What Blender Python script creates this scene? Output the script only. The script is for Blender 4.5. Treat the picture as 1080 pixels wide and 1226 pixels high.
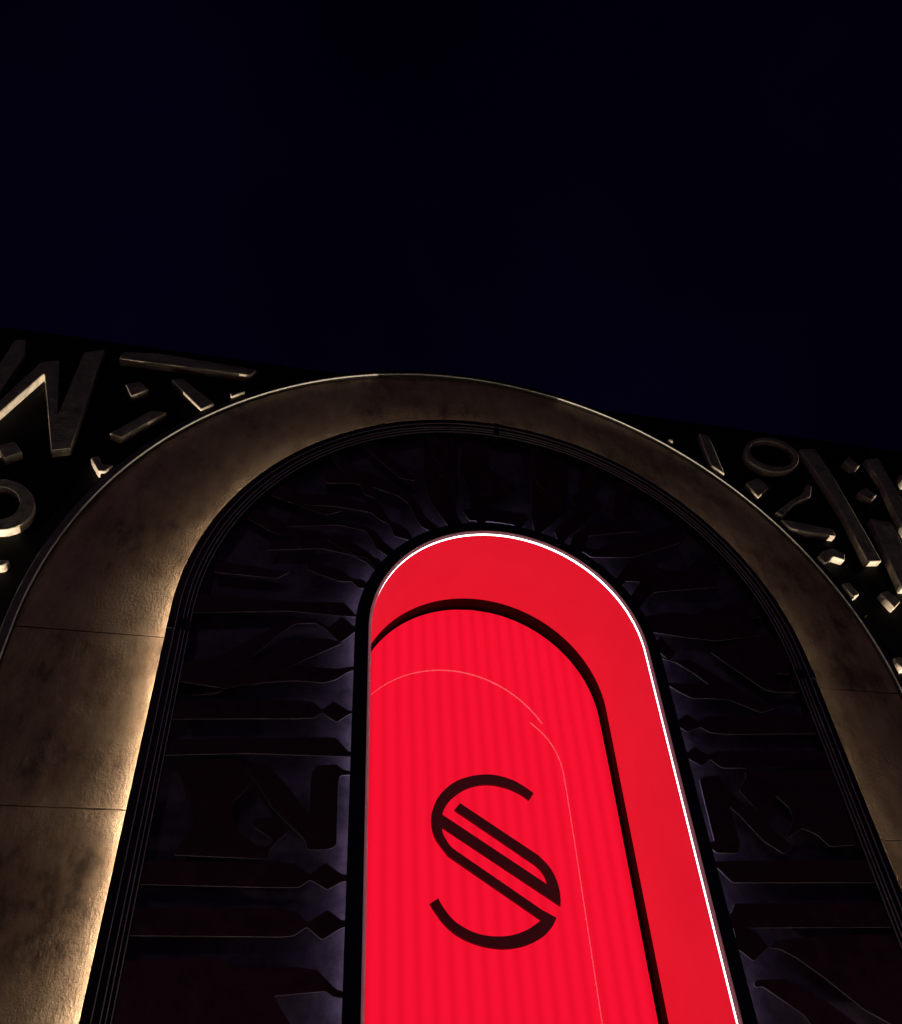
import bpy, bmesh, math, random
from mathutils import Matrix, Vector

random.seed(7)
scene = bpy.context.scene
for o in list(bpy.data.objects):
    bpy.data.objects.remove(o)
COL = scene.collection

# ------------------------------------------------------------------ camera
cam_data = bpy.data.cameras.new("camera")
cam = bpy.data.objects.new("camera", cam_data)
COL.objects.link(cam)
cam_data.sensor_fit = 'VERTICAL'
cam_data.sensor_height = 36.0
cam_data.sensor_width = 36.0 * 1080 / 1226
cam_data.lens = 36.0 * 1002.58 / 1226
cam_data.clip_end = 2000
cr_ = Vector((0.97635, -0.210195, -0.050571))
cu_ = Vector((-0.107918, -0.676537, 0.728459))
cf_ = Vector((0.187332, 0.705773, 0.683221))
m = Matrix((cr_, cu_, -cf_)).transposed().to_4x4()
m.translation = Vector((-2.0926, -6.0, 1.6))
cam.matrix_world = m
scene.camera = cam

# ------------------------------------------------------------------ night sky
SUN_EL, SUN_ROT = math.radians(-3.0), math.radians(150)
world = bpy.data.worlds.new("World")
scene.world = world
world.use_nodes = True
wn = world.node_tree
wn.nodes.clear()
wo = wn.nodes.new('ShaderNodeOutputWorld')
bg = wn.nodes.new('ShaderNodeBackground')
sky = wn.nodes.new('ShaderNodeTexSky')
sky.sky_type = 'NISHITA'
sky.sun_disc = False
sky.sun_elevation = SUN_EL
sky.sun_rotation = SUN_ROT
bg.inputs['Strength'].default_value = 0.1
tint = wn.nodes.new('ShaderNodeMix')
tint.data_type = 'RGBA'; tint.blend_type = 'MULTIPLY'
tint.inputs['Factor'].default_value = 1.0
tint.inputs['B'].default_value = (.28, .07, .85, 1)      # deep night blue
wn.links.new(sky.outputs[0], tint.inputs['A'])
wtc = wn.nodes.new('ShaderNodeTexCoord')
cl = wn.nodes.new('ShaderNodeTexNoise')                  # thin, barely seen night cloud
cl.inputs['Scale'].default_value = 2.2
cl.inputs['Detail'].default_value = 5
wn.links.new(wtc.outputs['Generated'], cl.inputs['Vector'])
cm = wn.nodes.new('ShaderNodeMapRange')
cm.inputs['From Min'].default_value = .3; cm.inputs['From Max'].default_value = .7
cm.inputs['To Min'].default_value = .5; cm.inputs['To Max'].default_value = 1.25
wn.links.new(cl.outputs[0], cm.inputs['Value'])
cv = wn.nodes.new('ShaderNodeMix')
cv.data_type = 'RGBA'; cv.blend_type = 'MULTIPLY'; cv.inputs['Factor'].default_value = 1.0
wn.links.new(tint.outputs['Result'], cv.inputs['A'])
wn.links.new(cm.outputs[0], cv.inputs['B'])
wn.links.new(cv.outputs['Result'], bg.inputs['Color'])
wn.links.new(bg.outputs[0], wo.inputs['Surface'])

# the night's only distant light: a faint plum fill added behind the viewer to lift the darks
sd = bpy.data.lights.new("night_fill", 'SUN')
sd.energy = 0.038
sd.angle = math.radians(8)
sd.color = (1.0, .58, .86)
fill_sun = bpy.data.objects.new("night_fill", sd)
COL.objects.link(fill_sun)
fill_sun.rotation_euler = (math.radians(52), 0, math.radians(-28))

vs = scene.view_settings
vs.view_transform = 'Standard'
vs.look = 'None'
vs.gamma = 1.0
vs.exposure = 0.0
vs.use_curve_mapping = False

# ------------------------------------------------------------------ portal dimensions (metres)
ZC = 5.897            # springing height shared by every arch
R_LED = 1.288         # niche opening
R_FRAME = 1.433       # outside of the black niche frame
R_TRIM_I, R_TRIM_O = 2.80, 2.987
R_BAND_O = 4.285
Y_BAND = 0.42
Y_WALL = 0.44
Y_BACK = 1.29
Z_TOP = 9.98

# ------------------------------------------------------------------ materials
def new_mat(name):
    mt = bpy.data.materials.new(name)
    mt.use_nodes = True
    nt = mt.node_tree
    b = nt.nodes['Principled BSDF']
    return mt, nt, b

def noise(nt, scale, detail=6, rough=.6, coords='Object', stretch=None):
    tc = nt.nodes.new('ShaderNodeTexCoord')
    n = nt.nodes.new('ShaderNodeTexNoise')
    n.inputs['Scale'].default_value = scale
    n.inputs['Detail'].default_value = detail
    n.inputs['Roughness'].default_value = rough
    src = tc.outputs[coords]
    if stretch:
        mp = nt.nodes.new('ShaderNodeMapping')
        mp.inputs['Scale'].default_value = stretch
        nt.links.new(src, mp.inputs['Vector'])
        src = mp.outputs[0]
    nt.links.new(src, n.inputs['Vector'])
    return n

def ramp(nt, fac, stops):
    r = nt.nodes.new('ShaderNodeValToRGB')
    els = r.color_ramp.elements
    while len(els) < len(stops):
        els.new(0.5)
    for e, (p, c) in zip(els, stops):
        e.position = p
        e.color = (*c, 1) if len(c) == 3 else c
    nt.links.new(fac, r.inputs['Fac'])
    return r

def bump(nt, b, height, strength, dist, prev=None):
    bp = nt.nodes.new('ShaderNodeBump')
    bp.inputs['Strength'].default_value = strength
    bp.inputs['Distance'].default_value = dist
    nt.links.new(height, bp.inputs['Height'])
    if prev:
        nt.links.new(prev.outputs[0], bp.inputs['Normal'])
    nt.links.new(bp.outputs[0], b.inputs['Normal'])
    return bp

def simple(name, col, rough, metal=0.0, var=.3, scale=6, bstr=.2, bdist=.003, spec=.5):
    mt, nt, b = new_mat(name)
    n = noise(nt, scale)
    lo = tuple(c * (1 - var) for c in col)
    hi = tuple(min(1, c * (1 + var)) for c in col)
    r = ramp(nt, n.outputs[0], [(.3, lo), (.7, hi)])
    nt.links.new(r.outputs[0], b.inputs['Base Color'])
    rr = ramp(nt, n.outputs[0], [(.3, (rough * .75,) * 3), (.7, (min(1, rough * 1.25),) * 3)])
    nt.links.new(rr.outputs[0], b.inputs['Roughness'])
    b.inputs['Metallic'].default_value = metal
    b.inputs['Specular IOR Level'].default_value = spec
    n2 = noise(nt, scale * 9)
    bump(nt, b, n2.outputs[0], bstr, bdist)
    return mt

def emit_mat(name, col, strength):
    mt, nt, b = new_mat(name)
    b.inputs['Base Color'].default_value = (.8, .8, .8, 1)
    b.inputs['Emission Color'].default_value = (*col, 1)
    b.inputs['Emission Strength'].default_value = strength
    return mt

M = {}
# patinated bronze cladding: mottled colour, hammered and pitted relief
mt, nt, b = new_mat('bronze_patina')
n1 = noise(nt, 1.1, 8, .62)
n2 = noise(nt, 7, 8, .7, stretch=(1, 1, .45))
mixf = nt.nodes.new('ShaderNodeMath'); mixf.operation = 'ADD'
h2 = nt.nodes.new('ShaderNodeMath'); h2.operation = 'MULTIPLY'; h2.inputs[1].default_value = .45
h1 = nt.nodes.new('ShaderNodeMath'); h1.operation = 'MULTIPLY'; h1.inputs[1].default_value = .6
nt.links.new(n1.outputs[0], h1.inputs[0]); nt.links.new(n2.outputs[0], h2.inputs[0])
nt.links.new(h1.outputs[0], mixf.inputs[0]); nt.links.new(h2.outputs[0], mixf.inputs[1])
r = ramp(nt, mixf.outputs[0], [(.39, (.085, .056, .04)), (.5, (.28, .192, .128)), (.64, (.43, .318, .22))])
nt.links.new(r.outputs[0], b.inputs['Base Color'])
b.inputs['Metallic'].default_value = .12
rr = ramp(nt, n2.outputs[0], [(.3, (.42,) * 3), (.7, (.68,) * 3)])
nt.links.new(rr.outputs[0], b.inputs['Roughness'])
n3 = noise(nt, 38, 6, .65, stretch=(1, 1, .7))
n4 = noise(nt, 4.5, 5, .55)
mask = noise(nt, 1.7, 3, .5)
mr = ramp(nt, mask.outputs[0], [(.40, (.15,) * 3), (.58, (1,) * 3)])
mm = nt.nodes.new('ShaderNodeMath'); mm.operation = 'MULTIPLY'
nt.links.new(n3.outputs[0], mm.inputs[0]); nt.links.new(mr.outputs[0], mm.inputs[1])
bp = bump(nt, b, n4.outputs[0], .3, .02)
bump(nt, b, mm.outputs[0], 1.0, .014, bp)
M['bronze'] = mt

M['black_wall'] = simple('black_facade', (.006, .0055, .006), .75, var=.4, scale=3, spec=.1)
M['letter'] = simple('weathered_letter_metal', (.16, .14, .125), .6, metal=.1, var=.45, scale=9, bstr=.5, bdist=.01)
M['letter_edge'] = simple('lit_letter_edge', (.48, .42, .35), .5, metal=.1, var=.35, scale=14, bstr=.4, bdist=.008)  # sides and bevels paler than the faces: uplight put into their colour
_nt = M['letter'].node_tree
_b = _nt.nodes['Principled BSDF']
_s = noise(_nt, 14, 6, .7, stretch=(.6, 1, 5))
bump(_nt, _b, _s.outputs[0], .8, .02)
M['black_metal'] = simple('black_metal', (.012, .011, .012), .32, metal=.0, var=.3, scale=12, bstr=.08)
M['rim_metal'] = simple('rim_black_metal', (.03, .028, .028), .4, metal=.3, var=.3, scale=12, bstr=.1)
M['edge_metal'] = simple('bright_edge_metal', (.8, .77, .74), .4, metal=.2, var=.2, scale=20, bstr=.1)
M['rail'] = simple('rail_metal', (.75, .72, .70), .35, metal=.3, var=.2, scale=20, bstr=.05)
M['bevel'] = emit_mat('painted_led_glow', (.9, .34, .40), .09)  # pink glow beside the light strip, put into the bevel as emission
M['cut_edge'] = simple('lit_cut_edge', (.24, .22, .27), .4, metal=.2, var=.5, scale=5, bstr=.05)  # stroke edges made paler, the light they catch is put into the colour
M['glyph'] = simple('black_cut_plate', (.07, .026, .045), .45, var=.3, scale=10, bstr=.1, spec=.3)
mt, nt, b = new_mat('dusty_dark_panel')
n1 = noise(nt, 3.5, 8, .7)
n2 = noise(nt, 30, 5, .7, stretch=(.3, 1, 1))
r = ramp(nt, n1.outputs[0], [(.36, (.05, .038, .07)), (.64, (.19, .15, .235))])
nt.links.new(r.outputs[0], b.inputs['Base Color'])
rr = ramp(nt, n2.outputs[0], [(.3, (.35,) * 3), (.7, (.6,) * 3)])
nt.links.new(rr.outputs[0], b.inputs['Roughness'])
bump(nt, b, n1.outputs[0], .2, .01)
M['screen_back'] = mt

# red light box: rows of lamps show as soft vertical stripes through the sheet
mt, nt, b = new_mat('red_backlit_sheet')
tc = nt.nodes.new('ShaderNodeTexCoord')
w = nt.nodes.new('ShaderNodeTexWave')
w.wave_type = 'BANDS'; w.bands_direction = 'X'; w.wave_profile = 'SIN'
w.inputs['Scale'].default_value = 2 * math.pi / (0.14 * 20)
w.inputs['Distortion'].default_value = .25
w.inputs['Detail'].default_value = 1
w.inputs['Detail Scale'].default_value = .4
nt.links.new(tc.outputs['Object'], w.inputs['Vector'])
r = ramp(nt, w.outputs['Fac'], [(0, (.76, .0042, .022)), (.5, (.83, .005, .026)), (1, (.855, .0055, .028))])
nt.links.new(r.outputs[0], b.inputs['Emission Color'])
b.inputs['Emission Strength'].default_value = 1.06
b.inputs['Base Color'].default_value = (.05, .001, .002, 1)
b.inputs['Roughness'].default_value = .02
b.inputs['Specular IOR Level'].default_value = .16
M['red_sheet'] = mt
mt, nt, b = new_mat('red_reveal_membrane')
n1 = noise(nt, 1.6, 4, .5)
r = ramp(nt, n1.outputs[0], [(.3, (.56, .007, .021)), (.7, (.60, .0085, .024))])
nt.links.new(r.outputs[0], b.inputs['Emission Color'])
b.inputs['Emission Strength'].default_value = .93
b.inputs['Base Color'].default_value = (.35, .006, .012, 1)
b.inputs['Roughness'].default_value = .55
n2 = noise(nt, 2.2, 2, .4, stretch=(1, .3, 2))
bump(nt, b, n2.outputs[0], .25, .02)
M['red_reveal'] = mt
M['gasket'] = simple('black_gasket', (.006, .003, .004), .6, var=.2, scale=20, bstr=.05, spec=.2)
M['logo'] = simple('dark_maroon_logo', (.065, .018, .024), .5, var=.15, scale=10, bstr=.05)
M['led_white'] = emit_mat('white_led', (1.0, .93, .93), 7.0)
M['led_warm'] = emit_mat('warm_led', (1.0, .83, .61), 66.0)
M['led_cool'] = emit_mat('cool_led', (.90, .74, 1.0), 3.0)
M['lens'] = emit_mat('uplight_lens', (1.0, .85, .66), 4.0)
mt, nt, b = new_mat('stone_paving')
tc = nt.nodes.new('ShaderNodeTexCoord')
br = nt.nodes.new('ShaderNodeTexBrick')
br.inputs['Scale'].default_value = 1.2
br.inputs['Color1'].default_value = (.40, .385, .37, 1)
br.inputs['Color2'].default_value = (.46, .44, .42, 1)
br.inputs['Mortar'].default_value = (.2, .2, .2, 1)
br.inputs['Mortar Size'].default_value = .006
nt.links.new(tc.outputs['Object'], br.inputs['Vector'])
nt.links.new(br.outputs[0], b.inputs['Base Color'])
b.inputs['Roughness'].default_value = .6
M['paving'] = mt

# ------------------------------------------------------------------ helpers
def link(name, me, mat, parent=None):
    ob = bpy.data.objects.new(name, me)
    COL.objects.link(ob)
    if mat and not me.materials:
        me.materials.append(M[mat])
    if parent:
        ob.parent = parent
    return ob

def thing(name, label, cat, group=None):
    ob = bpy.data.objects.new(name, None)
    COL.objects.link(ob)
    ob['label'] = label
    ob['category'] = cat
    if group:
        ob['group'] = group
    return ob

def box_mesh(name, x0, x1, y0, y1, z0, z1, bev=0.0):
    bm = bmesh.new()
    bmesh.ops.create_cube(bm, size=1)
    for v in bm.verts:
        v.co = Vector(((x0 + x1) / 2 + v.co.x * (x1 - x0), (y0 + y1) / 2 + v.co.y * (y1 - y0), (z0 + z1) / 2 + v.co.z * (z1 - z0)))
    if bev:
        bmesh.ops.bevel(bm, geom=bm.edges[:], offset=bev, segments=2, affect='EDGES', profile=.6)
    me = bpy.data.meshes.new(name)
    bm.to_mesh(me); bm.free()
    return me

# stations along the stadium path: s = 0 at the right foot, ('z', side, z) on the legs, angle on the arch
def stations(seq):
    out = []
    for kind, v in seq:
        if kind == 'R':
            out.append((1.0, 0.0, v))
        elif kind == 'L':
            out.append((-1.0, 0.0, v))
        else:
            a = math.radians(v)
            out.append((math.cos(a), math.sin(a), ZC))
    return out

def full_path(z0=0.0, n=96, legs=4):
    seq = [('R', z0 + (ZC - z0) * i / legs) for i in range(legs)]
    seq += [('A', 180.0 * i / n) for i in range(n + 1)]
    seq += [('L', ZC - (ZC - z0) * (i + 1) / legs) for i in range(legs)]
    return stations(seq)

def sweep(name, profile, st, smooth=True, closed=True):
    """profile: list of (r, y) in order; swept along stations, capped at both ends"""
    n = len(profile)
    vs_, fs = [], []
    for dx, dz, z in st:
        for r_, y in profile:
            vs_.append((dx * r_, y, z + dz * r_))
    for i in range(len(st) - 1):
        for k in range(n if closed else n - 1):
            a, b_ = i * n + k, i * n + (k + 1) % n
            fs.append((a, b_, b_ + n, a + n))
    if closed:
        fs.append(tuple(range(n)))
        fs.append(tuple(range((len(st) - 1) * n, len(st) * n))[::-1])
    me = bpy.data.meshes.new(name)
    me.from_pydata(vs_, [], fs)
    bm = bmesh.new(); bm.from_mesh(me)
    bmesh.ops.recalc_face_normals(bm, faces=bm.faces[:])
    bm.to_mesh(me); bm.free()
    if smooth:
        me.polygons.foreach_set('use_smooth', [True] * len(me.polygons))
        me.set_sharp_from_angle(angle=math.radians(30))
    return me

def plate(name, loops, y_front, thick, bev=0.004):
    """a flat outline in the x/z plane with real thickness and eased edges"""
    cu = bpy.data.curves.new(name, 'CURVE')
    cu.dimensions = '2D'
    cu.fill_mode = 'BOTH'
    cu.extrude = max(thick / 2 - bev, .001)
    cu.bevel_depth = bev
    cu.bevel_resolution = 1
    cu.offset = -bev
    if bev == 0:
        cu.bevel_resolution = 0
    for lp in loops:
        sp = cu.splines.new('POLY')
        sp.points.add(len(lp) - 1)
        for p_, (x, z) in zip(sp.points, lp):
            p_.co = (x, z, 0, 1)
        sp.use_cyclic_u = True
    ob = bpy.data.objects.new(name, cu)
    COL.objects.link(ob)
    dg = bpy.context.evaluated_depsgraph_get()
    me = bpy.data.meshes.new_from_object(ob.evaluated_get(dg))
    bpy.data.objects.remove(ob)
    bpy.data.curves.remove(cu)
    me.name = name
    # curve plane x,y -> world x,z ; thickness to y
    me.transform(Matrix(((1, 0, 0, 0), (0, 0, -1, y_front + thick / 2), (0, 1, 0, 0), (0, 0, 0, 1))))
    bm = bmesh.new(); bm.from_mesh(me)
    bmesh.ops.remove_doubles(bm, verts=bm.verts[:], dist=.0004)
    bmesh.ops.recalc_face_normals(bm, faces=bm.faces[:])
    bm.to_mesh(me); bm.free()
    me.materials.clear()
    return me

# traced outlines of the letters, in metres on their own planes (x, z)
CORNER_LETTERS = [
    [[(-5.316,9.669),(-5.207,9.696),(-5.144,9.424),(-5.237,8.401),(-4.954,9.333),(-4.781,9.409),(-4.572,8.507),(-4.568,9.608),(-4.365,9.714),(-4.328,8.036),(-4.498,7.969),(-4.87,9.139),(-5.244,8.052),(-5.404,8.059)]],
    [[(-4.998,7.951),(-4.856,8.05),(-4.746,7.906),(-4.882,7.786)]],
    [[(-4.447,7.236),(-4.435,7.164),(-4.439,7.093),(-4.457,7.028),(-4.489,6.972),(-4.534,6.928),(-4.588,6.897),(-4.649,6.88),(-4.714,6.879),(-4.781,6.893),(-4.845,6.922),(-4.905,6.964),(-4.957,7.017),(-4.998,7.08),(-5.028,7.148),(-5.043,7.22),(-5.043,7.291),(-5.028,7.358),(-4.999,7.417),(-4.955,7.466),(-4.901,7.501),(-4.837,7.52),(-4.768,7.522),(-4.698,7.508),(-4.63,7.477),(-4.568,7.432),(-4.515,7.374),(-4.474,7.308)],[(-4.586,7.237),(-4.578,7.192),(-4.579,7.149),(-4.588,7.109),(-4.606,7.075),(-4.631,7.047),(-4.661,7.028),(-4.696,7.018),(-4.734,7.018),(-4.773,7.027),(-4.811,7.045),(-4.846,7.071),(-4.876,7.105),(-4.901,7.144),(-4.919,7.186),(-4.928,7.231),(-4.929,7.274),(-4.92,7.315),(-4.904,7.351),(-4.879,7.379),(-4.848,7.4),(-4.812,7.411),(-4.773,7.412),(-4.733,7.403),(-4.694,7.384),(-4.658,7.356),(-4.628,7.321),(-4.603,7.281)]],
    [[(-4.163,9.715),(-3.764,9.777),(-2.655,9.715),(-2.714,9.592),(-4.186,9.568)]],
    [[(-4.032,9.142),(-3.892,9.23),(-3.77,9.102),(-3.927,8.948)]],
    [[(-3.575,9.322),(-3.463,9.379),(-2.981,8.952),(-3.146,8.842)]],
    [[(-4.022,8.319),(-3.686,8.766),(-3.519,8.767),(-3.891,8.278)]],
    [[(-4.116,7.935),(-4.045,7.987),(-3.99,7.87),(-3.832,7.882),(-3.834,7.778),(-4.006,7.76)]],
    [[(-2.908,9.229),(-2.75,9.294),(-2.737,9.177),(-2.881,9.124)]],
    [[(-4.62,6.526),(-4.474,6.556),(-4.495,6.488),(-4.597,6.449)]],
    [[(2.39,9.4),(2.581,9.482),(2.589,9.352),(2.433,9.295)]],
    [[(3.008,9.658),(3.142,9.635),(3.158,8.809),(3.013,8.829)]],
    [[(4.345,9.349),(4.294,9.275),(4.228,9.208),(4.151,9.152),(4.065,9.109),(3.976,9.082),(3.888,9.071),(3.804,9.077),(3.728,9.099),(3.665,9.136),(3.617,9.188),(3.586,9.251),(3.575,9.322),(3.583,9.398),(3.611,9.476),(3.658,9.552),(3.722,9.622),(3.799,9.681),(3.886,9.728),(3.979,9.758),(4.071,9.772),(4.16,9.766),(4.239,9.743),(4.304,9.703),(4.353,9.648),(4.382,9.581),(4.39,9.506),(4.378,9.428)],[(4.287,9.381),(4.251,9.329),(4.202,9.283),(4.142,9.245),(4.075,9.216),(4.004,9.199),(3.932,9.193),(3.863,9.198),(3.8,9.216),(3.746,9.244),(3.704,9.281),(3.675,9.326),(3.662,9.377),(3.665,9.431),(3.683,9.485),(3.717,9.538),(3.765,9.585),(3.824,9.625),(3.892,9.655),(3.964,9.675),(4.038,9.682),(4.11,9.676),(4.175,9.658),(4.23,9.629),(4.273,9.59),(4.301,9.543),(4.313,9.49),(4.308,9.435)]],
    [[(3.41,8.806),(3.621,8.929),(3.721,8.769),(3.499,8.562)]],
    [[(3.655,8.335),(3.991,8.617),(4.195,8.748),(4.315,8.944),(4.359,8.893),(4.267,8.69),(3.994,8.532),(3.737,8.285)]],
    [[(3.624,8.228),(3.846,8.22),(4.358,8.159),(4.359,8.038),(3.981,8.05),(3.637,8.097)]],
    [[(3.898,7.623),(4.089,7.78),(4.227,7.836),(4.362,7.765),(4.316,7.657),(4.186,7.697),(4.019,7.563),(3.905,7.475)]],
    [[(4.446,9.607),(4.708,9.664),(4.766,9.164),(4.836,7.711),(4.621,7.676),(4.625,8.394),(4.515,9.308)]],
    [[(5.059,9.473),(5.186,9.588),(5.296,9.442),(5.163,9.324)]],
    [[(5.018,8.887),(5.189,9.004),(5.3,8.886),(5.156,8.766)]],
    [[(5.427,9.586),(5.666,9.652),(5.649,8.851),(5.627,8.287),(5.408,8.235),(5.414,8.509),(5.48,9.12)]],
    [[(4.987,8.426),(5.295,8.407),(5.246,7.794),(5.153,7.331),(4.909,7.303),(4.962,7.913)]],
    [[(5.834,9.332),(6.009,9.443),(6.032,9.256),(5.831,9.153)]],
    [[(4.117,7.287),(4.228,7.322),(4.296,7.157),(4.158,7.089)]],
    [[(4.586,7.211),(4.705,7.257),(4.8,7.107),(4.673,7.002)]],
    [[(4.208,6.856),(4.262,6.872),(4.247,6.829),(4.198,6.804)]],
    [[(4.32,6.309),(4.424,6.337),(4.51,6.214),(4.383,6.175)]],
]
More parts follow.
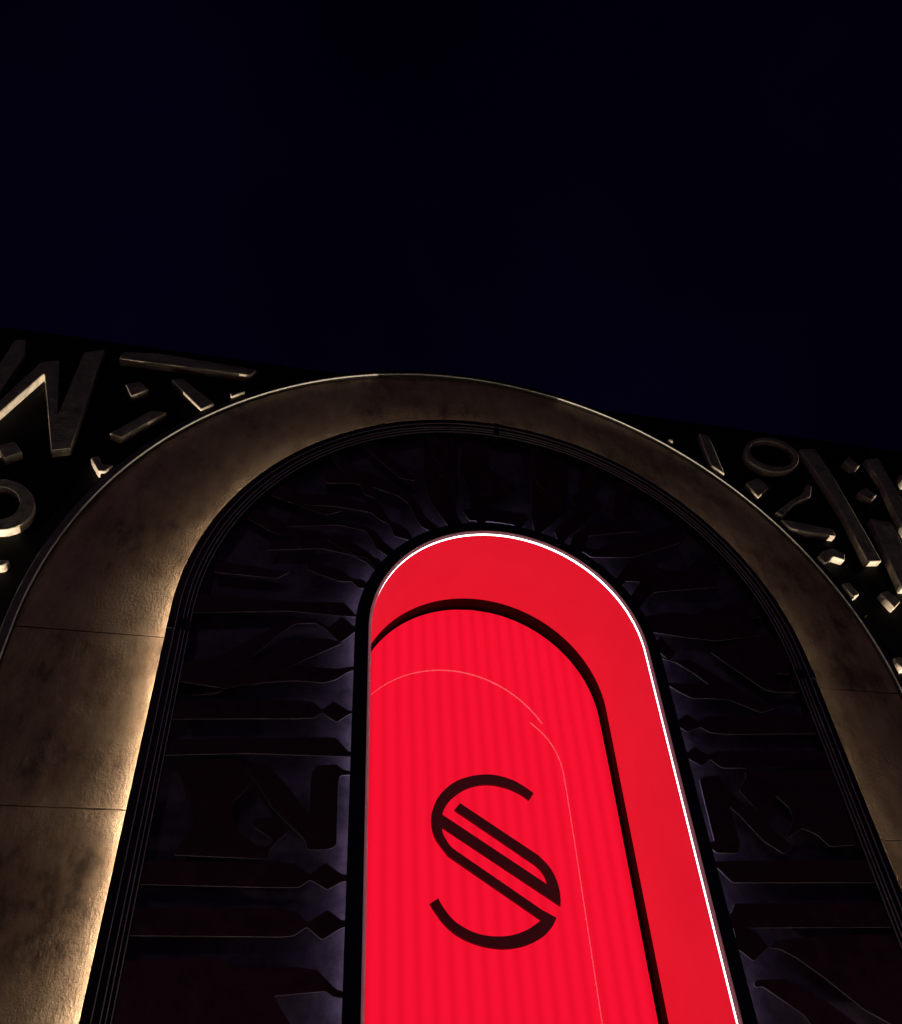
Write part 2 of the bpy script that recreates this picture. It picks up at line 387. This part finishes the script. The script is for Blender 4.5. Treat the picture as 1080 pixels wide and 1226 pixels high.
SCREEN_GLYPHS = [
    [(-1.363,6.04),(-1.417,6.038),(-1.538,6.172),(-2.031,6.133),(-2.853,6.14),(-2.918,5.93),(-2.023,6.031),(-1.426,6.027)],
    [(-1.387,5.897),(-1.55,6.02),(-1.667,5.888),(-1.74,5.953),(-1.845,5.977),(-2.015,5.94),(-2.204,5.785),(-2.548,5.513),(-2.835,5.43),(-2.808,5.264),(-2.431,5.22),(-2.157,5.317),(-1.898,5.511),(-1.556,5.727),(-1.539,5.741),(-1.644,5.773),(-1.831,5.759),(-1.993,5.672),(-2.24,5.497),(-2.276,5.527),(-2.07,5.787),(-1.944,5.905),(-1.773,5.928),(-1.679,5.866),(-1.553,5.744)],
    [(-1.395,5.525),(-1.579,5.476),(-1.912,5.487),(-2.165,5.392),(-2.503,5.178),(-2.784,5.121),(-2.156,5.307),(-1.902,5.345),(-1.672,5.341),(-1.575,5.379),(-1.47,5.466),(-1.394,5.496)],
    [(-1.675,5.087),(-1.743,5.157),(-1.888,5.161),(-2.872,5.105),(-2.886,4.93),(-1.876,4.998),(-1.727,5.015),(-1.674,5.066),(-1.55,4.987),(-1.449,5.071),(-1.384,5.075),(-1.384,5.101),(-1.449,5.096),(-1.582,5.175)],
    [(-1.375,4.742),(-1.446,4.741),(-1.552,4.855),(-2.228,4.815),(-2.869,4.755),(-2.876,4.633),(-2.213,4.683),(-1.452,4.699),(-1.374,4.703)],
    [(-1.726,4.539),(-1.683,4.614),(-1.541,4.633),(-1.475,4.586),(-1.387,4.582),(-1.386,4.556),(-1.505,4.542),(-1.516,4.491),(-1.51,4.016),(-1.528,3.993),(-1.587,3.977),(-1.716,3.971),(-1.736,4.039),(-1.882,4.17),(-1.98,4.259),(-2.102,4.429),(-2.226,4.587),(-2.184,4.623),(-2.057,4.596),(-1.906,4.455),(-1.754,4.269),(-1.719,4.236)],
    [(-2.724,4.593),(-2.278,4.643),(-2.171,4.507),(-2.151,4.443),(-2.267,4.309),(-2.275,4.231),(-2.212,4.096),(-2.085,3.997),(-1.998,3.985),(-1.958,4.031),(-2.114,4.13),(-2.106,4.184),(-1.96,4.205),(-1.862,4.102),(-1.981,3.964),(-1.986,3.898),(-2.622,3.907),(-2.523,4.16)],
    [(-1.686,3.799),(-1.785,3.868),(-1.873,3.88),(-2.846,3.864),(-2.855,3.708),(-1.999,3.708),(-1.752,3.713),(-1.684,3.768),(-1.558,3.701),(-1.46,3.76),(-1.401,3.761),(-1.403,3.808),(-1.461,3.807),(-1.582,3.888)],
    [(-1.687,3.488),(-1.74,3.543),(-1.847,3.575),(-2.864,3.56),(-2.868,3.391),(-1.832,3.395),(-1.764,3.404),(-1.685,3.459),(-1.577,3.378),(-1.448,3.459),(-1.392,3.46),(-1.393,3.504),(-1.45,3.505),(-1.552,3.571)],
    [(-1.379,3.068),(-1.453,3.071),(-1.488,3.092),(-1.601,3.192),(-1.736,3.21),(-2.065,3.196),(-2.269,3.268),(-2.836,3.24),(-2.805,2.811),(-1.68,2.801),(-1.867,3.042),(-1.54,3.07),(-1.499,3.042),(-1.452,3.03),(-1.378,3.03)],
    [(-0.624,7.134),(-0.733,7.153),(-0.81,7.201),(-0.867,7.318),(-0.914,7.483),(-1.024,7.586),(-1.28,7.668),(-1.502,7.699),(-1.767,7.656),(-1.824,7.849),(-1.347,7.884),(-0.943,7.688),(-0.818,7.497),(-0.762,7.334),(-0.621,7.202)],
    [(-0.884,6.986),(-0.933,7.121),(-1.028,7.203),(-1.12,7.231),(-1.214,7.437),(-1.401,7.441),(-1.651,7.499),(-1.956,7.473),(-1.976,7.322),(-1.645,7.351),(-1.306,7.317),(-1.259,7.261),(-1.12,7.177),(-1.084,7.04),(-0.938,7.003)],
    [(-1.046,6.827),(-1.181,6.946),(-1.257,7.076),(-1.395,7.138),(-1.636,7.144),(-2.084,7.181),(-2.129,7.014),(-1.635,7.108),(-1.363,7.071),(-1.301,6.97),(-1.255,6.858),(-1.121,6.759)],
    [(-1.18,6.637),(-1.328,6.805),(-1.507,6.863),(-1.713,6.894),(-2.2,6.847),(-2.272,6.705),(-1.766,6.79),(-1.503,6.748),(-1.341,6.674),(-1.208,6.541)],
    [(-0.481,7.153),(-0.583,7.36),(-0.703,7.581),(-0.76,7.82),(-0.745,8.348),(-0.587,8.427),(-0.561,7.852),(-0.493,7.547),(-0.37,7.284)],
    [(-0.511,7.201),(-0.599,7.422),(-0.674,7.563),(-0.647,8.543),(-0.388,8.617),(-0.444,7.598),(-0.426,7.4),(-0.475,7.269)],
    [(-0.368,7.5),(-0.304,7.368),(-0.066,7.381),(0.18,7.373),(0.223,7.283),(0.342,7.473),(0.317,7.553),(0.149,7.555),(-0.079,7.576),(0.173,7.785),(0.272,7.905),(0.133,8.072),(-0.049,8.187),(-0.032,8.606),(-0.285,8.559),(-0.367,8.072),(-0.281,7.828),(-0.196,7.727),(-0.071,7.815),(-0.047,7.801),(-0.176,7.651),(-0.268,7.537)],
    [(0.382,7.501),(0.385,7.284),(0.401,7.212),(0.453,7.293),(0.591,7.443),(0.754,7.622),(0.903,8.49),(0.503,8.522)],
    [(0.596,7.335),(0.625,7.19),(0.655,7.131),(0.763,7.293),(0.955,7.473),(1.225,7.808),(1.103,7.93),(0.796,7.561)],
    [(0.725,7.119),(0.799,7.084),(0.888,7.078),(0.949,7.024),(1.394,7.076),(1.506,7.121),(2.029,7.37),(1.951,7.574),(1.153,7.201),(1.018,7.133),(0.926,7.158),(0.969,7.318),(1.251,7.39),(1.583,7.468),(1.549,7.708),(1.106,7.508),(0.804,7.308)],
    [(1.081,6.715),(1.146,6.746),(1.428,6.762),(1.258,6.526),(1.266,6.47),(1.328,6.398),(1.462,6.56),(1.561,6.646),(1.731,6.684),(2.295,6.796),(2.297,7.094),(1.792,6.932),(1.605,7.008),(1.39,7.055),(1.171,6.773)],
    [(1.316,6.341),(1.355,6.256),(1.389,6.151),(1.511,6.142),(1.746,6.121),(2.094,6.112),(2.568,6.223),(2.568,6.472),(1.981,6.41),(1.664,6.411),(1.455,6.355),(1.37,6.324)],
    [(1.389,6.151),(1.414,6.015),(1.5,6.119),(1.561,5.998),(1.623,5.941),(1.522,5.839),(1.419,5.953)],
    [(1.42,5.881),(1.495,5.842),(1.73,5.877),(1.919,5.74),(2.218,5.541),(2.476,5.409),(2.305,5.349),(2.024,5.461),(1.82,5.459),(1.652,5.448),(1.539,5.503),(1.399,5.598),(1.563,5.596),(1.835,5.61),(1.865,5.604),(1.728,5.728),(1.584,5.823)],
    [(1.986,5.973),(2.428,5.601),(2.537,5.582),(2.836,5.605),(2.837,5.818),(2.69,5.632),(2.563,5.713),(2.633,5.8),(2.767,5.791),(2.863,6.053),(2.725,6.238),(2.247,6.126)],
    [(1.368,5.178),(1.434,5.197),(1.546,5.286),(1.658,5.216),(1.731,5.271),(2.921,5.373),(2.918,5.174),(1.862,5.106),(1.739,5.113),(1.65,5.161),(1.516,5.105),(1.426,5.164)],
    [(1.377,4.873),(1.438,4.894),(1.54,4.966),(1.651,4.896),(1.742,4.939),(2.869,5.006),(2.896,4.844),(1.748,4.782),(1.663,4.859),(1.565,4.792),(1.435,4.863)],
    [(1.495,4.655),(1.549,4.687),(1.693,4.702),(1.711,4.6),(1.813,4.492),(1.925,4.417),(2.025,4.265),(2.174,4.118),(2.068,4.055),(1.921,4.155),(1.773,4.364),(1.704,4.431),(1.705,4.253),(1.706,4.118),(1.661,4.049),(1.48,4.043),(1.445,4.077),(1.407,4.093),(1.415,4.123),(1.484,4.137),(1.488,4.352)],
    [(1.954,4.762),(1.939,4.694),(1.838,4.582),(1.933,4.441),(1.98,4.279),(1.988,4.404),(2.175,4.549),(2.26,4.447),(2.263,4.352),(2.128,4.177),(2.317,4.276),(2.434,4.226),(2.515,4.13),(2.765,4.153),(2.958,4.816)],
    [(1.393,3.988),(1.459,3.979),(2.987,4.036),(3.013,3.852),(1.548,3.82),(1.446,3.936),(1.399,3.95)],
    [(1.408,3.58),(1.465,3.595),(1.521,3.668),(3.012,3.697),(3.015,3.518),(1.546,3.495),(1.637,3.471),(1.69,3.361),(1.546,3.268),(1.457,3.342),(1.381,3.358),(1.386,3.398),(1.451,3.41),(1.453,3.496),(1.424,3.524)],
    [(1.702,3.361),(1.793,3.351),(1.905,3.294),(2.084,3.162),(2.324,2.954),(2.587,2.815),(2.955,3.018),(2.994,3.474),(2.199,3.45),(1.817,3.417)],
    [(1.5,3.127),(1.533,3.147),(1.756,3.154),(1.868,3.109),(2.026,3.018),(2.39,2.742),(1.918,2.747),(1.832,2.921),(1.567,3.105),(1.506,3.098)],
]
LOGO = [(0.446,5.041),(0.397,4.973),(0.382,4.983),(0.362,4.998),(0.337,5.015),(0.311,5.031),(0.284,5.046),(0.256,5.058),(0.227,5.07),(0.196,5.08),(0.165,5.089),(0.132,5.096),(0.099,5.102),(0.065,5.106),(0.03,5.108),(-0.005,5.108),(-0.04,5.105),(-0.075,5.1),(-0.111,5.091),(-0.147,5.081),(-0.182,5.068),(-0.215,5.053),(-0.246,5.036),(-0.277,5.015),(-0.307,4.993),(-0.333,4.971),(-0.356,4.951),(-0.375,4.931),(-0.39,4.912),(-0.403,4.894),(-0.414,4.876),(-0.424,4.86),(-0.432,4.845),(-0.438,4.829),(-0.443,4.816),(-0.447,4.804),(-0.45,4.796),(0.476,4.199),(0.473,4.211),(0.47,4.227),(0.466,4.246),(0.461,4.265),(0.454,4.282),(0.446,4.297),(0.437,4.312),(0.427,4.326),(0.416,4.339),(0.405,4.35),(0.393,4.362),(0.379,4.372),(0.365,4.382),(0.353,4.39),(0.345,4.395),(-0.333,4.847),(-0.278,4.912),(0.419,4.456),(0.431,4.443),(0.449,4.425),(0.47,4.404),(0.49,4.382),(0.506,4.361),(0.519,4.341),(0.531,4.32),(0.541,4.298),(0.55,4.276),(0.557,4.254),(0.564,4.232),(0.568,4.21),(0.572,4.187),(0.574,4.164),(0.576,4.141),(0.575,4.117),(0.574,4.09),(0.571,4.065),(0.569,4.043),(0.567,4.027),(-0.463,4.686),(-0.461,4.675),(-0.458,4.66),(-0.454,4.642),(-0.45,4.624),(-0.444,4.606),(-0.436,4.589),(-0.426,4.571),(-0.416,4.553),(-0.405,4.536),(-0.394,4.521),(-0.382,4.508),(-0.369,4.496),(-0.356,4.486),(-0.344,4.478),(-0.336,4.471),(0.392,3.99),(0.514,3.928),(0.507,3.917),(0.498,3.901),(0.487,3.884),(0.474,3.865),(0.46,3.848),(0.444,3.833),(0.427,3.817),(0.409,3.801),(0.387,3.785),(0.363,3.77),(0.335,3.755),(0.303,3.74),(0.27,3.726),(0.235,3.713),(0.2,3.702),(0.164,3.694),(0.127,3.687),(0.09,3.682),(0.051,3.679),(0.013,3.677),(-0.025,3.679),(-0.065,3.682),(-0.104,3.687),(-0.143,3.694),(-0.181,3.703),(-0.218,3.713),(-0.255,3.725),(-0.291,3.739),(-0.325,3.754),(-0.357,3.771),(-0.387,3.789),(-0.414,3.809),(-0.439,3.83),(-0.464,3.852),(-0.487,3.877),(-0.511,3.905),(-0.535,3.939),(-0.558,3.972),(-0.577,4.002),(-0.591,4.022),(-0.517,4.067),(-0.511,4.055),(-0.503,4.04),(-0.492,4.021),(-0.48,4.001),(-0.467,3.982),(-0.453,3.963),(-0.438,3.943),(-0.421,3.923),(-0.402,3.903),(-0.381,3.885),(-0.358,3.868),(-0.332,3.852),(-0.305,3.837),(-0.277,3.823),(-0.249,3.811),(-0.221,3.801),(-0.192,3.792),(-0.163,3.785),(-0.132,3.78),(-0.1,3.776),(-0.065,3.773),(-0.027,3.773),(0.011,3.773),(0.049,3.776),(0.085,3.781),(0.119,3.787),(0.152,3.796),(0.185,3.807),(0.216,3.819),(0.246,3.831),(0.276,3.846),(0.306,3.864),(0.335,3.882),(0.359,3.897),(0.376,3.908),(-0.407,4.424),(-0.423,4.443),(-0.445,4.471),(-0.47,4.502),(-0.494,4.535),(-0.513,4.564),(-0.526,4.591),(-0.535,4.616),(-0.542,4.642),(-0.547,4.666),(-0.55,4.691),(-0.553,4.714),(-0.553,4.736),(-0.552,4.758),(-0.549,4.781),(-0.545,4.805),(-0.538,4.832),(-0.529,4.86),(-0.518,4.889),(-0.505,4.917),(-0.49,4.945),(-0.472,4.971),(-0.453,4.996),(-0.431,5.021),(-0.408,5.044),(-0.384,5.066),(-0.358,5.086),(-0.332,5.105),(-0.303,5.122),(-0.274,5.137),(-0.243,5.152),(-0.21,5.164),(-0.175,5.176),(-0.139,5.186),(-0.103,5.194),(-0.067,5.2),(-0.032,5.204),(0.002,5.207),(0.037,5.207),(0.072,5.206),(0.107,5.202),(0.144,5.194),(0.183,5.185),(0.221,5.173),(0.259,5.159),(0.294,5.143),(0.329,5.124),(0.365,5.101),(0.398,5.077),(0.426,5.056)]

def clampr(lp, lo=1.40, hi=2.815):
    out = []
    for x, z in lp:
        dz = max(z - ZC, 0.0)
        rad = math.hypot(x, dz)
        k = min(max(rad, lo), hi) / max(rad, 1e-6)
        out.append((x * k, (ZC + dz * k) if dz > 0 else z))
    return out

def ease(lp, k):
    """clip every corner a little so the outline is not knife-edged"""
    out = []
    n_ = len(lp)
    for i_ in range(n_):
        p0, p1, p2 = lp[i_ - 1], lp[i_], lp[(i_ + 1) % n_]
        for q_ in (p0, p2):
            t = min(.3, k / max(math.dist(q_, p1), 1e-6))
            out.append((p1[0] + (q_[0] - p1[0]) * t, p1[1] + (q_[1] - p1[1]) * t))
    return out

def cut_at_rim(lp, lim):
    """trim a letter outline where it meets the rim of the arch"""
    cx = sum(p_[0] for p_ in lp) / len(lp); cz = sum(p_[1] for p_ in lp) / len(lp) - ZC
    L_ = math.hypot(cx, cz); nx_, nz_ = cx / L_, cz / L_
    dd = [p_[0] * nx_ + (p_[1] - ZC) * nz_ - lim for p_ in lp]
    out = []
    for k in range(len(lp)):
        (x0, z0), (x1, z1), d0, d1 = lp[k], lp[(k + 1) % len(lp)], dd[k], dd[(k + 1) % len(lp)]
        if d0 >= 0:
            out.append((x0, z0))
        if (d0 >= 0) != (d1 >= 0):
            t = d0 / (d0 - d1)
            out.append((x0 + (x1 - x0) * t, z0 + (z1 - z0) * t))
    return out

# ------------------------------------------------------------------ ground
gm = box_mesh('pavement', -150, 150, -150, 60, -.3, 0)
g_ = link('pavement', gm, 'paving')
g_['kind'] = 'structure'

# ------------------------------------------------------------------ the black building front with raised letters
bld = thing('building_facade', 'black building front with raised weathered metal letters on both sides of the arch', 'building')
XW = 13.0
RW = R_BAND_O + .03
xt = -math.sqrt(RW ** 2 - (Z_TOP - ZC) ** 2)
for sgn in (-1, 1):
    cols = [(-XW, 0.0), (-RW, 0.0)]
    angs = [180 - k * 1.5 for k in range(80)]
    cols += [(RW * math.cos(math.radians(a)), ZC + RW * math.sin(math.radians(a))) for a in angs if ZC + RW * math.sin(math.radians(a)) < Z_TOP - .02]
    cols.append((xt, Z_TOP - .01))
    vs_, fs = [], []
    for x, z in cols:
        for y in (Y_WALL, 1.49):
            vs_ += [(sgn * -x if sgn > 0 else x, y, z), (sgn * -x if sgn > 0 else x, y, Z_TOP)]
    for k in range(len(cols) - 1):
        if k == 1:
            continue
        a, c = 4 * k, 4 * (k + 1)
        fs += [(a, a + 1, c + 1, c), (a + 2, c + 2, c + 3, a + 3), (a + 1, a + 3, c + 3, c + 1), (a, c, c + 2, a + 2)]
    me = bpy.data.meshes.new('wall')
    me.from_pydata(vs_, [], fs)
    bm = bmesh.new(); bm.from_mesh(me)
    bmesh.ops.remove_doubles(bm, verts=bm.verts[:], dist=.0005)
    bmesh.ops.recalc_face_normals(bm, faces=bm.faces[:])
    bm.to_mesh(me); bm.free()
    link('wall', me, 'black_wall', bld)
link('upper_wall', box_mesh('upper_wall', -XW, XW, 1.5, 9.0, 0, Z_TOP - .004), 'black_wall', bld)
for sgn in (-1, 1):
    x0, x1 = sorted((sgn * (abs(xt) + .10), sgn * XW))
    link('coping', box_mesh('coping', x0, x1, Y_WALL + .012, 1.6, Z_TOP + .001, Z_TOP + .03, .006), 'black_wall', bld)
for i, loops in enumerate(CORNER_LETTERS):
    loops = [cut_at_rim(l_, R_BAND_O + .072) for l_ in loops]
    if len(loops[0]) < 3:
        continue
    loops = [ease(l_, .012) if len(l_) < 20 else l_ for l_ in loops]
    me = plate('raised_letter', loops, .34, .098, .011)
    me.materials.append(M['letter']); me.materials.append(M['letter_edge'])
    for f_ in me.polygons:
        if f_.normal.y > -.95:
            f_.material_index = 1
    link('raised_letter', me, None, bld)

# ------------------------------------------------------------------ bronze clad arch
band = thing('bronze_arch', 'wide arch of mottled bronze metal panels washed by warm light', 'arch')
joints = [0.0, 1.27, 2.82, 4.37, 5.92]
prof = [(2.78, Y_BAND), (R_BAND_O - .02, Y_BAND), (R_BAND_O - .02, Y_BAND + .05), (2.78, Y_BAND + .05)]
gap = .004
segs = []
for i in range(4):
    segs.append([('R', joints[i] + gap), ('R', joints[i + 1] - gap)])
    segs.append([('L', joints[i] + gap), ('L', joints[i + 1] - gap)])
for a0, a1 in ((.45, 22.49), (22.51, 89.99), (90.01, 157.49), (157.51, 179.55)):
    nk = max(8, int((a1 - a0) / 1.6))
    segs.append([('A', a0 + (a1 - a0) * k / nk) for k in range(nk + 1)])
for sg in segs:
    me = sweep('panel', prof, stations(sg))
    ob = link('panel', me, 'bronze', band)
    md = ob.modifiers.new('edge', 'BEVEL'); md.width = .0035 if sg[0][0] != 'A' else .0012; md.segments = 2; md.limit_method = 'ANGLE'
    md.angle_limit = math.radians(50)
    ob.rotation_euler = (random.uniform(-.00008, .00008), 0, 0)
fp = full_path()
link('arch_core', sweep('arch_core', [(2.79, Y_BAND + .055), (R_BAND_O + .02, Y_BAND + .055), (R_BAND_O + .02, 1.6), (2.79, 1.6)], fp), 'black_metal', band)
link('outer_rim', sweep('outer_rim', [(R_BAND_O - .012, .375), (R_BAND_O - .006, .365), (R_BAND_O + .052, .365), (R_BAND_O + .060, .373), (R_BAND_O + .060, .50), (R_BAND_O - .012, .50)], fp), 'rim_metal', band)
link('rim_bead', sweep('rim_bead', [(R_BAND_O - .021, .366), (R_BAND_O - .0125, .363), (R_BAND_O - .0125, .380), (R_BAND_O - .021, .378)], fp), 'edge_metal', band)
link('rim_bead', sweep('rim_bead', [(R_BAND_O + .0605, .380), (R_BAND_O + .067, .384), (R_BAND_O + .067, .43), (R_BAND_O + .0605, .43)], fp), 'rim_metal', band)

# ------------------------------------------------------------------ ribbed black moulding inside the bronze arch
mould = thing('arch_moulding', 'narrow black arch moulding with thin metal rails inside the bronze arch', 'moulding')
link('face', sweep('face', [(2.80, .030), (2.832, .024), (2.832, .016), (2.862, .016), (2.862, .008), (2.912, .008), (2.912, .0), (R_TRIM_O, .0), (R_TRIM_O, .045), (2.80, .06)], fp, smooth=True), 'black_metal', mould)
link('web', sweep('web', [(2.81, .061), (2.935, .055), (2.935, .419), (2.81, .419)], fp), 'black_metal', mould)
for rr_, yy in ((2.917, -.001), (2.866, .007), (2.836, .015), (2.806, .026)):
    link('rail', sweep('rail', [(rr_, yy), (rr_, yy - .010), (rr_ + .006, yy - .010), (rr_ + .006, yy)], fp), 'rail', mould)
link('wash_light', sweep('wash_light', [(2.936, .335), (2.974, .335), (2.974, .337), (2.936, .337)], fp), 'led_warm', mould)
for kind, v in (('L', 5.78), ('R', 5.78), ('L', 2.78), ('R', 2.78), ('A', 88.0)):
    if kind == 'A':
        sg = [('A', v - .6), ('A', v), ('A', v + .6)]
    else:
        sg = [(kind, v - .05), (kind, v + .05)]
    ob = link('coupling', sweep('coupling', [(2.81, .060), (2.81, .0), (2.985, -.013), (2.992, .040)], stations(sg), smooth=False), 'black_metal', mould)

# ------------------------------------------------------------------ dark screen of cut calligraphic strokes
screen = thing('lettered_screen', 'dark screen of black calligraphic strokes around the red niche', 'screen')
link('backing_panel', sweep('backing_panel', [(1.34, .14), (2.812, .14), (2.812, .17), (1.34, .17)], fp), 'screen_back', screen)
def polar(a, pts):
    ca, sa = math.cos(math.radians(a)), math.sin(math.radians(a))
    return [(r_ * ca - t * sa, ZC + r_ * sa + t * ca) for r_, t in pts]
# short angular strokes that fill the outer ring around the crown
for k, a in enumerate((166, 153, 141, 128, 116, 103, 76, 64, 52, 40, 27, 14)):
    w_ = .07 + .02 * (k % 3)
    if k % 2:
        SCREEN_GLYPHS.append(polar(a, [(2.05, 0), (2.16, w_), (2.30, w_ * .3), (2.44, w_), (2.76, w_ * .8), (2.76, -w_ * .8), (2.44, -w_), (2.30, -w_ * .3), (2.16, -w_)]))
    else:
        SCREEN_GLYPHS.append(polar(a, [(2.12, -w_), (2.20, w_ * .6), (2.50, w_ * 1.6), (2.74, w_ * 2.4), (2.78, w_ * .8), (2.52, 0), (2.34, -w_ * .4)]))
for k, a in enumerate((160, 148, 97, 35)):
    SCREEN_GLYPHS.append(polar(a, [(1.40, .01), (1.48, .055), (1.57, .012), (1.66, .06), (1.98, .065), (2.02, 0), (1.98, -.065), (1.66, -.06), (1.57, -.012), (1.48, -.055), (1.40, -.01)]))
for i, lp in enumerate(SCREEN_GLYPHS):
    yf = .030 + .0023 * (i % 9)
    me = plate('letter_stroke', [ease(clampr(lp), .011)], yf, .016, .002)
    me.materials.append(M['glyph']); me.materials.append(M['cut_edge'])
    for f_ in me.polygons:
        if abs(f_.normal.y) < .9:
            f_.material_index = 1
    link('letter_stroke', me, None, screen)

# ------------------------------------------------------------------ red niche
niche = thing('red_niche', 'glowing red arched niche edged with a white light strip', 'niche')
link('frame', sweep('frame', [(R_LED + .028, .02), (R_LED + .028, .0), (R_FRAME - .008, .0), (R_FRAME, .008), (R_FRAME, .028), (R_LED + .10, .032), (R_LED + .10, .139), (R_LED + .034, .139), (R_LED + .034, .02)], fp), 'black_metal', niche)
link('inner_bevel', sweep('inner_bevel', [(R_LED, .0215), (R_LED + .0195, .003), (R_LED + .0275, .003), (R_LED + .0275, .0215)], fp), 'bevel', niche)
link('light_strip', sweep('light_strip', [(R_LED + .002, .024), (R_LED + .02, .0225), (R_LED + .02, .046), (R_LED + .002, .044)], fp), 'led_white', niche)
link('reveal', sweep('reveal', [(R_LED, .047), (R_LED, 1.095), (R_LED + .03, 1.095), (R_LED + .03, .047)], fp), 'red_reveal', niche)
gp = [(R_LED + .03, 1.0955), (R_LED + .001, 1.0955)]
for k in range(1, 7):
    a = math.radians(15 * k)
    gp.append((R_LED + .001 + .02 * math.sin(a), 1.0955 + .04 * (1 - math.cos(a))))
gp += [(R_LED + .021, 1.34), (R_LED + .045, 1.34), (R_LED + .045, 1.0955)]
link('shadow_gap', sweep('shadow_gap', gp, fp), 'gasket', niche)
link('halo_light', sweep('halo_light', [(R_LED + .1005, .058), (R_LED + .106, .060), (R_LED + .106, .084), (R_LED + .1005, .086)], fp), 'led_cool', niche)

# glossy backlit sheets, split at two seams; the middle one bows back a little under the upper seam
def sheet(z0, z1, bow, nz=40):
    vs_, fs = [], []
    nx = 24
    R_ = R_LED - .008
    for i in range(nz + 1):
        z = z0 + (z1 - z0) * i / nz
        half = R_ if z <= ZC else math.sqrt(max(R_ ** 2 - (z - ZC) ** 2, 0))
        dy = bow(z)
        for k in range(nx + 1):
            vs_.append((-half + 2 * half * k / nx, Y_BACK + dy, z))
    for i in range(nz):
        for k in range(nx):
            a = i * (nx + 1) + k
            fs.append((a, a + 1, a + nx + 2, a + nx + 1))
    base = len(vs_)
    me = bpy.data.meshes.new('backlit_sheet')
    me.from_pydata(vs_, [], fs)
    bm = bmesh.new(); bm.from_mesh(me)
    bmesh.ops.remove_doubles(bm, verts=bm.verts[:], dist=1e-5)
    r2 = bmesh.ops.extrude_face_region(bm, geom=bm.faces[:])
    for v in [e for e in r2['geom'] if isinstance(e, bmesh.types.BMVert)]:
        v.co.y += .012
    bmesh.ops.recalc_face_normals(bm, faces=bm.faces[:])
    bm.to_mesh(me); bm.free()
    me.polygons.foreach_set('use_smooth', [True] * len(me.polygons))
    me.set_sharp_from_angle(angle=math.radians(40))
    return me
S1, S2 = 5.815, 4.475
zt = ZC + R_LED - .008
link('backlit_sheet', sheet(S1 + .0004, zt, lambda z: 0.0, 90), 'red_sheet', niche)
link('backlit_sheet', sheet(S2 + .0004, S1 - .0004, lambda z: .0175 * (math.exp(-(S1 - z) / .35) - 1)), 'red_sheet', niche)
link('backlit_sheet', sheet(0, S2 - .0004, lambda z: -.0171, 20), 'red_sheet', niche)
link('back_wall', sweep('back_wall', [(.0, 1.36), (R_LED + .05, 1.36), (R_LED + .05, 1.42), (.0, 1.42)], fp), 'gasket', niche)

# ------------------------------------------------------------------ logo on the red sheet
lg = link('logo_sign', plate('logo_sign', [LOGO], 1.235, .035, .003), 'logo')
lg['label'] = 'dark maroon line-drawn letter S emblem on the glowing red back panel'
lg['category'] = 'sign'

# ------------------------------------------------------------------ ground uplights that graze the raised letters
def uplight(x, y, aim, watts, label):
    t = thing('ground_uplight', label, 'light', 'uplights along the foot of the facade')
    t.location = (x, y, 0)
    bm = bmesh.new()
    bmesh.ops.create_cone(bm, cap_ends=True, segments=32, radius1=.13, radius2=.12, depth=.10)
    for v in bm.verts: v.co.z += .05
    top = [f_ for f_ in bm.faces if f_.normal.z > .9]
    r3 = bmesh.ops.inset_region(bm, faces=top, thickness=.018)
    for f_ in top:
        for v in f_.verts: v.co.z -= .02
    me = bpy.data.meshes.new('housing'); bm.to_mesh(me); bm.free()
    link('housing', me, 'black_metal', t)
    bm = bmesh.new()
    bmesh.ops.create_cone(bm, cap_ends=True, segments=32, radius1=.095, radius2=.09, depth=.008)
    for v in bm.verts: v.co.z += .085
    me = bpy.data.meshes.new('lens'); bm.to_mesh(me); bm.free()
    link('lens', me, 'lens', t)
    ld = bpy.data.lights.new('lamp', 'SPOT')
    ld.energy = watts; ld.color = (1.0, .84, .62)
    ld.spot_size = math.radians(62); ld.spot_blend = .6; ld.shadow_soft_size = .025
    lo = bpy.data.objects.new('lamp', ld); COL.objects.link(lo); lo.parent = t
    lo.location = (0, 0, .16)
    d = Vector(aim) - Vector((x, y, .16))
    lo.rotation_euler = d.to_track_quat('-Z', 'Y').to_euler()
uplight(-6.2, .33, (-5.0, .36, 9.0), 6500, 'round ground uplight at the foot of the facade left of the arch')
uplight(6.4, .33, (5.4, .36, 9.0), 6000, 'round ground uplight at the foot of the facade right of the arch')
uplight(-2.6, -.7, (-2.95, .2, 4.0), 38, 'round ground uplight in front of the left foot of the moulding')
uplight(2.6, -.7, (2.95, .2, 4.0), 38, 'round ground uplight in front of the right foot of the moulding')
